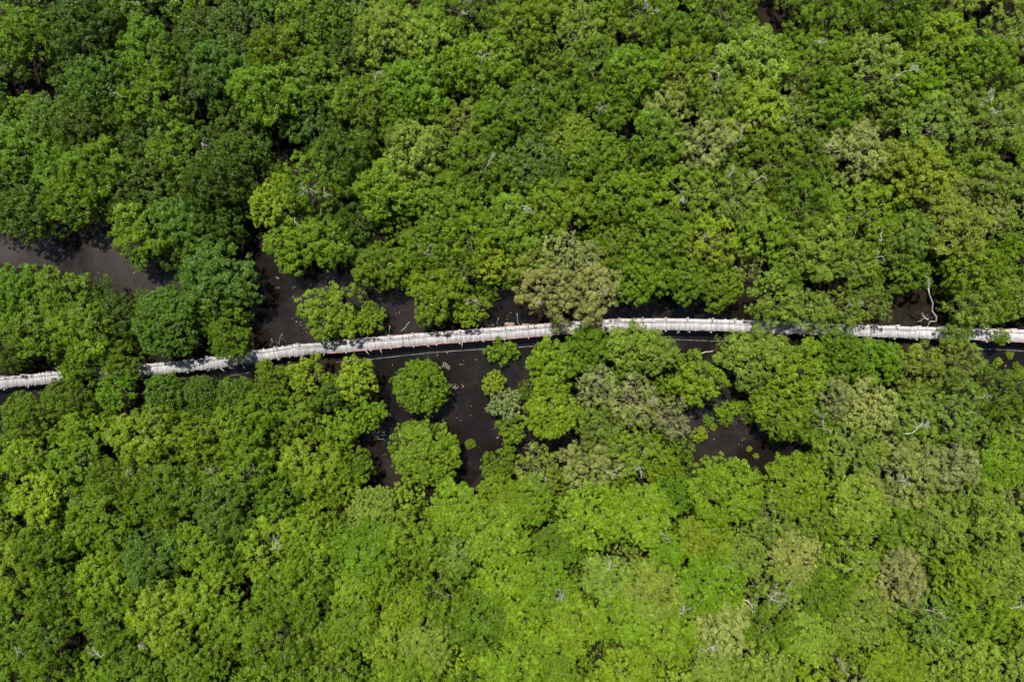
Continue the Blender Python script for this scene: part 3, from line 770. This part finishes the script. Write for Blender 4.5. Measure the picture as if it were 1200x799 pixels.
def dead(px, py, z, ang, up, size, depth, rad, label, cat='dead tree', name='dead_tree', group='bare dead branches', seed=0, sp=0.6):
    """a leafless, bleached skeleton; ang = direction in the picture (degrees, 0 = right, 90 = up)"""
    r = np.random.default_rng(3000 + seed)
    d = unit(np.array([math.cos(math.radians(ang)), math.sin(math.radians(ang)), up]))
    t = Tubes(); x, y, _ = at(px, py, z); rad *= 0.58
    twig_tree(t, r, np.array([0., 0., 0.]), d, size * 0.68, rad, depth, sp)
    # standing stem below the canopy
    t.tube(limb_path(r, (0, 0, 0.02), (-d[0] * 0.6, -d[1] * 0.6, -z - 0.5), 5, 0.03), np.linspace(rad, rad * 1.5, 5))
    o = link(name, t.mesh(name, M_dead), None, (x, y, z)); tag(o, label, cat, group); return o
DEAD = [
 (569, 197, 8.6, 60, .3, 2.6, 3, .09, 'pale bare branches in the canopy above the centre, near a grey crown'),
 (611, 241, 8.7, 20, .25, 2.2, 3, .08, 'pale bare branches just above the big grey olive tree'),
 (440, 92, 8.8, 80, .3, 2.0, 3, .08, 'white bare twigs in the upper canopy left of the middle'),
 (1048, 92, 9.0, 30, .3, 3.0, 3, .09, 'fan of grey bare branches in the upper right canopy'),
 (870, 160, 8.6, 100, .3, 2.2, 3, .08, 'bare grey branches in the upper canopy right of the middle'),
 (860, 195, 8.6, -80, .3, 2.4, 2, .09, 'bare grey trunk among upper right crowns, pointing down the photo'),
 (1066, 508, 8.4, 22, .15, 3.6, 2, .13, 'thick white fallen limb lying on the canopy under the boardwalk at right'),
 (785, 636, 8.2, 95, .2, 4.6, 2, .09, 'long thin pale stem standing up through the lower lime canopy'),
 (714, 668, 8.3, 100, .2, 2.4, 2, .09, 'short white stem in the lower canopy right of centre'),
 (660, 706, 8.3, 120, .3, 2.4, 3, .09, 'white bare dead crown in the lower canopy near the centre'),
 (800, 720, 8.3, 80, .3, 1.8, 3, .08, 'small bare twigs in the lower canopy, left of the dark hole'),
 (876, 704, 8.3, -50, .2, 2.0, 2, .12, 'white broken stem over a dark hole in the lower right canopy'),
 (843, 663, 8.3, -10, .2, 1.9, 3, .08, 'white bare fork in the lower canopy between lime and olive crowns'),
 (826, 762, 8.3, 50, .3, 2.2, 3, .08, 'pale bare twigs near the bottom right of the centre'),
 (375, 663, 8.4, 75, .2, 1.7, 2, .08, 'short pale stem beside the yellow crown in the lower left canopy'),
 (905, 702, 8.4, -25, .25, 2.4, 3, .08, 'long white forked branch in the lower right canopy'),
 (990, 670, 8.5, 30, .25, 2.6, 3, .08, 'grey bare branches in the lower right forest, left of others'),
 (1090, 715, 8.5, -30, .25, 2.4, 3, .08, 'grey bare branches in the lower right forest near a pale crown'),
 (1185, 712, 8.5, 10, .25, 2.6, 3, .08, 'grey bare branches at the right edge of the lower forest'),
 (735, 462, 9.0, 110, .4, 2.4, 3, .08, 'bare twigs standing out of the grey olive thicket under the boardwalk'),
 (757, 476, 8.8, 40, .4, 2.2, 3, .08, 'bare grey twigs beside the buff half bare tree'),
 (712, 555, 8.8, 70, .4, 2.4, 3, .08, 'bare pale twigs low in the grey olive thicket, left of two'),
 (752, 560, 8.8, 120, .4, 2.2, 3, .08, 'bare pale twigs low in the grey olive thicket, right of two'),
 (495, 300, 8.4, 60, .3, 2.4, 2, .09, 'pale hooked branch above the mangroves right of the wide pool'),
 (545, 356, 7.8, 20, .3, 2.2, 3, .08, 'pale bare branches near the boardwalk, below the vivid yellow tree'),
 (345, 255, 8.4, -90, .3, 1.7, 2, .08, 'short pale stem beside the yellow tree at the head of the wide pool'),
 (236, 168, 8.6, -40, .2, 2.0, 2, .08, 'pale fallen branch on the dark upper left canopy'),
 (118, 770, 8.3, 140, .2, 2.0, 3, .07, 'grey bare twigs near the lower left corner'),
 (162, 757, 8.3, 20, .2, 1.8, 3, .07, 'grey bare twigs right of the dark hole near the lower left corner'),
]
for i, q in enumerate(DEAD): dead(*q, seed=i)
# the leaning pale trunk above the boardwalk on the right
t = Tubes(); b = np.array(at(1090, 383, 1.8))
path = [at(1088, 338, 8.4), at(1089, 345, 7.6), at(1093, 355, 6.2), at(1092, 364, 5.2), at(1097, 371, 4.2), at(1097, 376, 3.4), at(1090, 377, 3.0), at(1086, 384, 2.0), at(1084, 392, -0.4)]
t.tube([np.array(p) - b for p in path], [.09, .10, .12, .13, .14, .15, .15, .16, .17])
rz = np.random.default_rng(9)
twig_tree(t, rz, np.array(at(1088, 375, 3.2)) - b, unit(np.array([-.9, .6, .3])), 1.2, .08, 2)
twig_tree(t, rz, np.array(at(1088, 338, 7.6)) - b, unit(np.array([-.2, 1, .3])), 1.5, .07, 2)
o = link('dead_tree', t.mesh('dead_tree', M_dead), None, tuple(b)); tag(o, 'leaning crooked white trunk above the boardwalk at right', 'dead tree')
# twigs beside the domed islet and the fallen branches in the thicket
for i, (px, py, ang, size, lab) in enumerate([(524, 455, 0, 1.2, 'spray of bare twigs sticking out of the right side of the round islet'),
        (520, 426, -70, 0.9, 'bent bare twig at the upper right of the round islet'),
        (612, 525, 12, 3.6, 'heap of brown fallen branches over dark water below the bright flat crown'),
        (440, 515, 75, 1.2, 'bare twig in the water at the left rim of the dark pool'),
        (432, 289, 140, 2.0, 'bare grey branch over the dark water of the wide pool')]):
    r = np.random.default_rng(4100 + i); t = Tubes(); z = 1.0
    for k in range(3):
        a = math.radians(ang + rr.uniform(-14, 14))
        twig_tree(t, r, np.array([rr.uniform(-.3, .3), rr.uniform(-.3, .3), -0.2]), unit(np.array([math.cos(a), math.sin(a), .25])), size, .035, 2, .5)
    x, y, _ = at(px, py, z)
    o = link('fallen_branch', t.mesh('fallen_branch', M_dead if i != 2 else M_bark), None, (x, y, z)); tag(o, lab, 'branch', 'bare branches over the water')

# pale mud banks at the foot of the walkway
for (px, py, rx, ry, lab) in [(573, 381, 1.0, .35, 'pale mud patch against the boardwalk, left of the dark inlet'), (597, 380, 1.1, .5, 'pale mud patch against the boardwalk at the dark inlet'), (616, 381, .8, .4, 'pale mud patch against the boardwalk below the olive pair')]:
    n, m = 20, 6; V = []; Fq = []
    r = np.random.default_rng(int(px))
    for j in range(m):
        f = 1 - j / m
        for i in range(n):
            a = i * 2 * math.pi / n; w = 1 + .18 * math.sin(3 * a + px) + r.normal(0, .05)
            V.append((rx * f * w * math.cos(a), ry * f * w * math.sin(a), -0.12 + 0.26 * (1 - f * f)))
    for j in range(m - 1):
        for i in range(n): Fq.append((j * n + i, j * n + (i + 1) % n, (j + 1) * n + (i + 1) % n, (j + 1) * n + i))
    b0 = (m - 1) * n
    for i in range(0, n // 2 - 1): Fq.append((b0 + i, b0 + i + 1, b0 + n - 2 - i, b0 + n - 1 - i))
    x, y, _ = at(px, py, 0)
    o = link('mud_bank', mesh_np('mud_bank', np.array(V), np.array(Fq), M_bank), None, (x, y, 0)); tag(o, lab, 'mud', 'mud patches', 'structure')

# ------------------------------------------------------------------ ground, water, leaf litter
def sheet(name, half, z, mat):
    me = mesh_np(name, np.array([(-half, -half, z), (half, -half, z), (half, half, z), (-half, half, z)]), np.array([(0, 1, 2, 3)]), mat)
    o = link(name, me); o['kind'] = 'structure'; return o
sheet('mud_bed', 2500, -0.8, M_bed)
# swamp floor: soft mud that rises a hand above the water under the trees and dips below it in the creek
gx = np.arange(-150, 151, 1.1); gy = np.arange(-120, 121, 1.1); GX, GY = np.meshgrid(gx, gy)
PX = GX * F / H + 600.0; PY = 399.5 - GY * F / H
dist = np.full(GX.shape, 1e9); ins = np.zeros(GX.shape, bool)
for poly in WATER:
    c = np.zeros(GX.shape, bool)
    for i in range(len(poly)):
        (x1, y1), (x2, y2) = poly[i], poly[i - 1]
        dx, dy = x2 - x1, y2 - y1
        t = np.clip(((PX - x1) * dx + (PY - y1) * dy) / (dx * dx + dy * dy + 1e-9), 0, 1)
        dist = np.minimum(dist, np.hypot(PX - x1 - t * dx, PY - y1 - t * dy))
        if y1 != y2:
            hit = ((y1 > PY) != (y2 > PY)) & (PX < (x2 - x1) * (PY - y1) / (y2 - y1) + x1); c ^= hit
    ins |= c
dist = np.where(ins, -dist, dist)
wob = 4 * np.sin(GX * .7 + 1.3 * np.sin(GY * .31)) + 3 * np.sin(GY * .83 + GX * .4)
Z = np.clip((dist - 14 + wob) * 0.02, -0.5, 0.22) + 0.03 * np.sin(GX * 1.9) * np.sin(GY * 2.3)
nx, ny = len(gx), len(gy); ii = np.arange(nx * ny).reshape(ny, nx)
fq = np.stack([ii[:-1, :-1], ii[:-1, 1:], ii[1:, 1:], ii[1:, :-1]], -1).reshape(-1, 4)
o = link('swamp_floor', mesh_np('swamp_floor', np.stack([GX, GY, Z], -1).reshape(-1, 3), fq, M_bed)); o['kind'] = 'structure'
sheet('water', 2500, 0.0, M_water)
r = np.random.default_rng(8); C = []
for poly in WATER:
    xs = [p[0] for p in poly]; ys = [p[1] for p in poly]
    area = (max(xs) - min(xs)) * (max(ys) - min(ys))
    for _ in range(int(area / 420) + 2):
        px, py = r.uniform(min(xs), max(xs)), r.uniform(min(ys), max(ys))
        if not inside(px, py, poly): continue
        for _k in range(r.integers(1, 4)):
            C.append(at(px + r.normal(0, 1.5), py + r.normal(0, 1.2), 0.012 + r.uniform(0, .01)))
C = np.array(C); n = len(C)
a = r.uniform(0, 6.28, n); l = r.uniform(.04, .13, n); w = l * r.uniform(.35, .7, n)
U = np.stack([np.cos(a), np.sin(a), 0 * a], 1); Vv = np.stack([-np.sin(a), np.cos(a), 0 * a], 1)
Q = np.stack([C - U * l[:, None], C + Vv * w[:, None], C + U * l[:, None], C - Vv * w[:, None]], 1)
o = link('floating_leaves', mesh_np('floating_leaves', Q.reshape(-1, 3), np.arange(n * 4).reshape(n, 4), M_litter))
tag(o, 'scattered pale fallen leaves floating on the dark water', 'leaf litter', kind='stuff')

# ------------------------------------------------------------------ light, sky, camera
ELEV = math.radians(65)
SX, SY = -0.38, 0.925             # horizontal direction towards the sun (picture up is +Y)
nrm = math.hypot(SX, SY); SX /= nrm; SY /= nrm
sun = bpy.data.lights.new('sun', 'SUN'); sun.energy = 5.0; sun.angle = math.radians(0.5); sun.color = (1.0, 0.955, 0.88)
so = link('sun', sun, None, (0, 0, 60))
from mathutils import Vector
tosun = Vector((SX * math.cos(ELEV), SY * math.cos(ELEV), math.sin(ELEV)))
so.rotation_euler = tosun.to_track_quat('Z', 'Y').to_euler()
W = bpy.data.worlds.new('World'); S.world = W; W.use_nodes = True
nt = W.node_tree; bg = nt.nodes['Background']
sky = nt.nodes.new('ShaderNodeTexSky'); sky.sky_type = 'NISHITA'; sky.sun_disc = False
sky.sun_elevation = ELEV; sky.sun_rotation = math.atan2(SX, SY)
nt.links.new(sky.outputs[0], bg.inputs['Color']); bg.inputs['Strength'].default_value = 0.05

cam = bpy.data.cameras.new('camera'); cam.lens = 24; cam.sensor_width = 36; cam.clip_end = 6000; cam.clip_start = 1
co = link('camera', cam, None, (0, 0, H)); co.rotation_euler = (0, 0, 0)
S.camera = co
S.view_settings.view_transform = 'Standard'; S.view_settings.look = 'None'
S.view_settings.exposure = 0.98; S.view_settings.gamma = 1.0
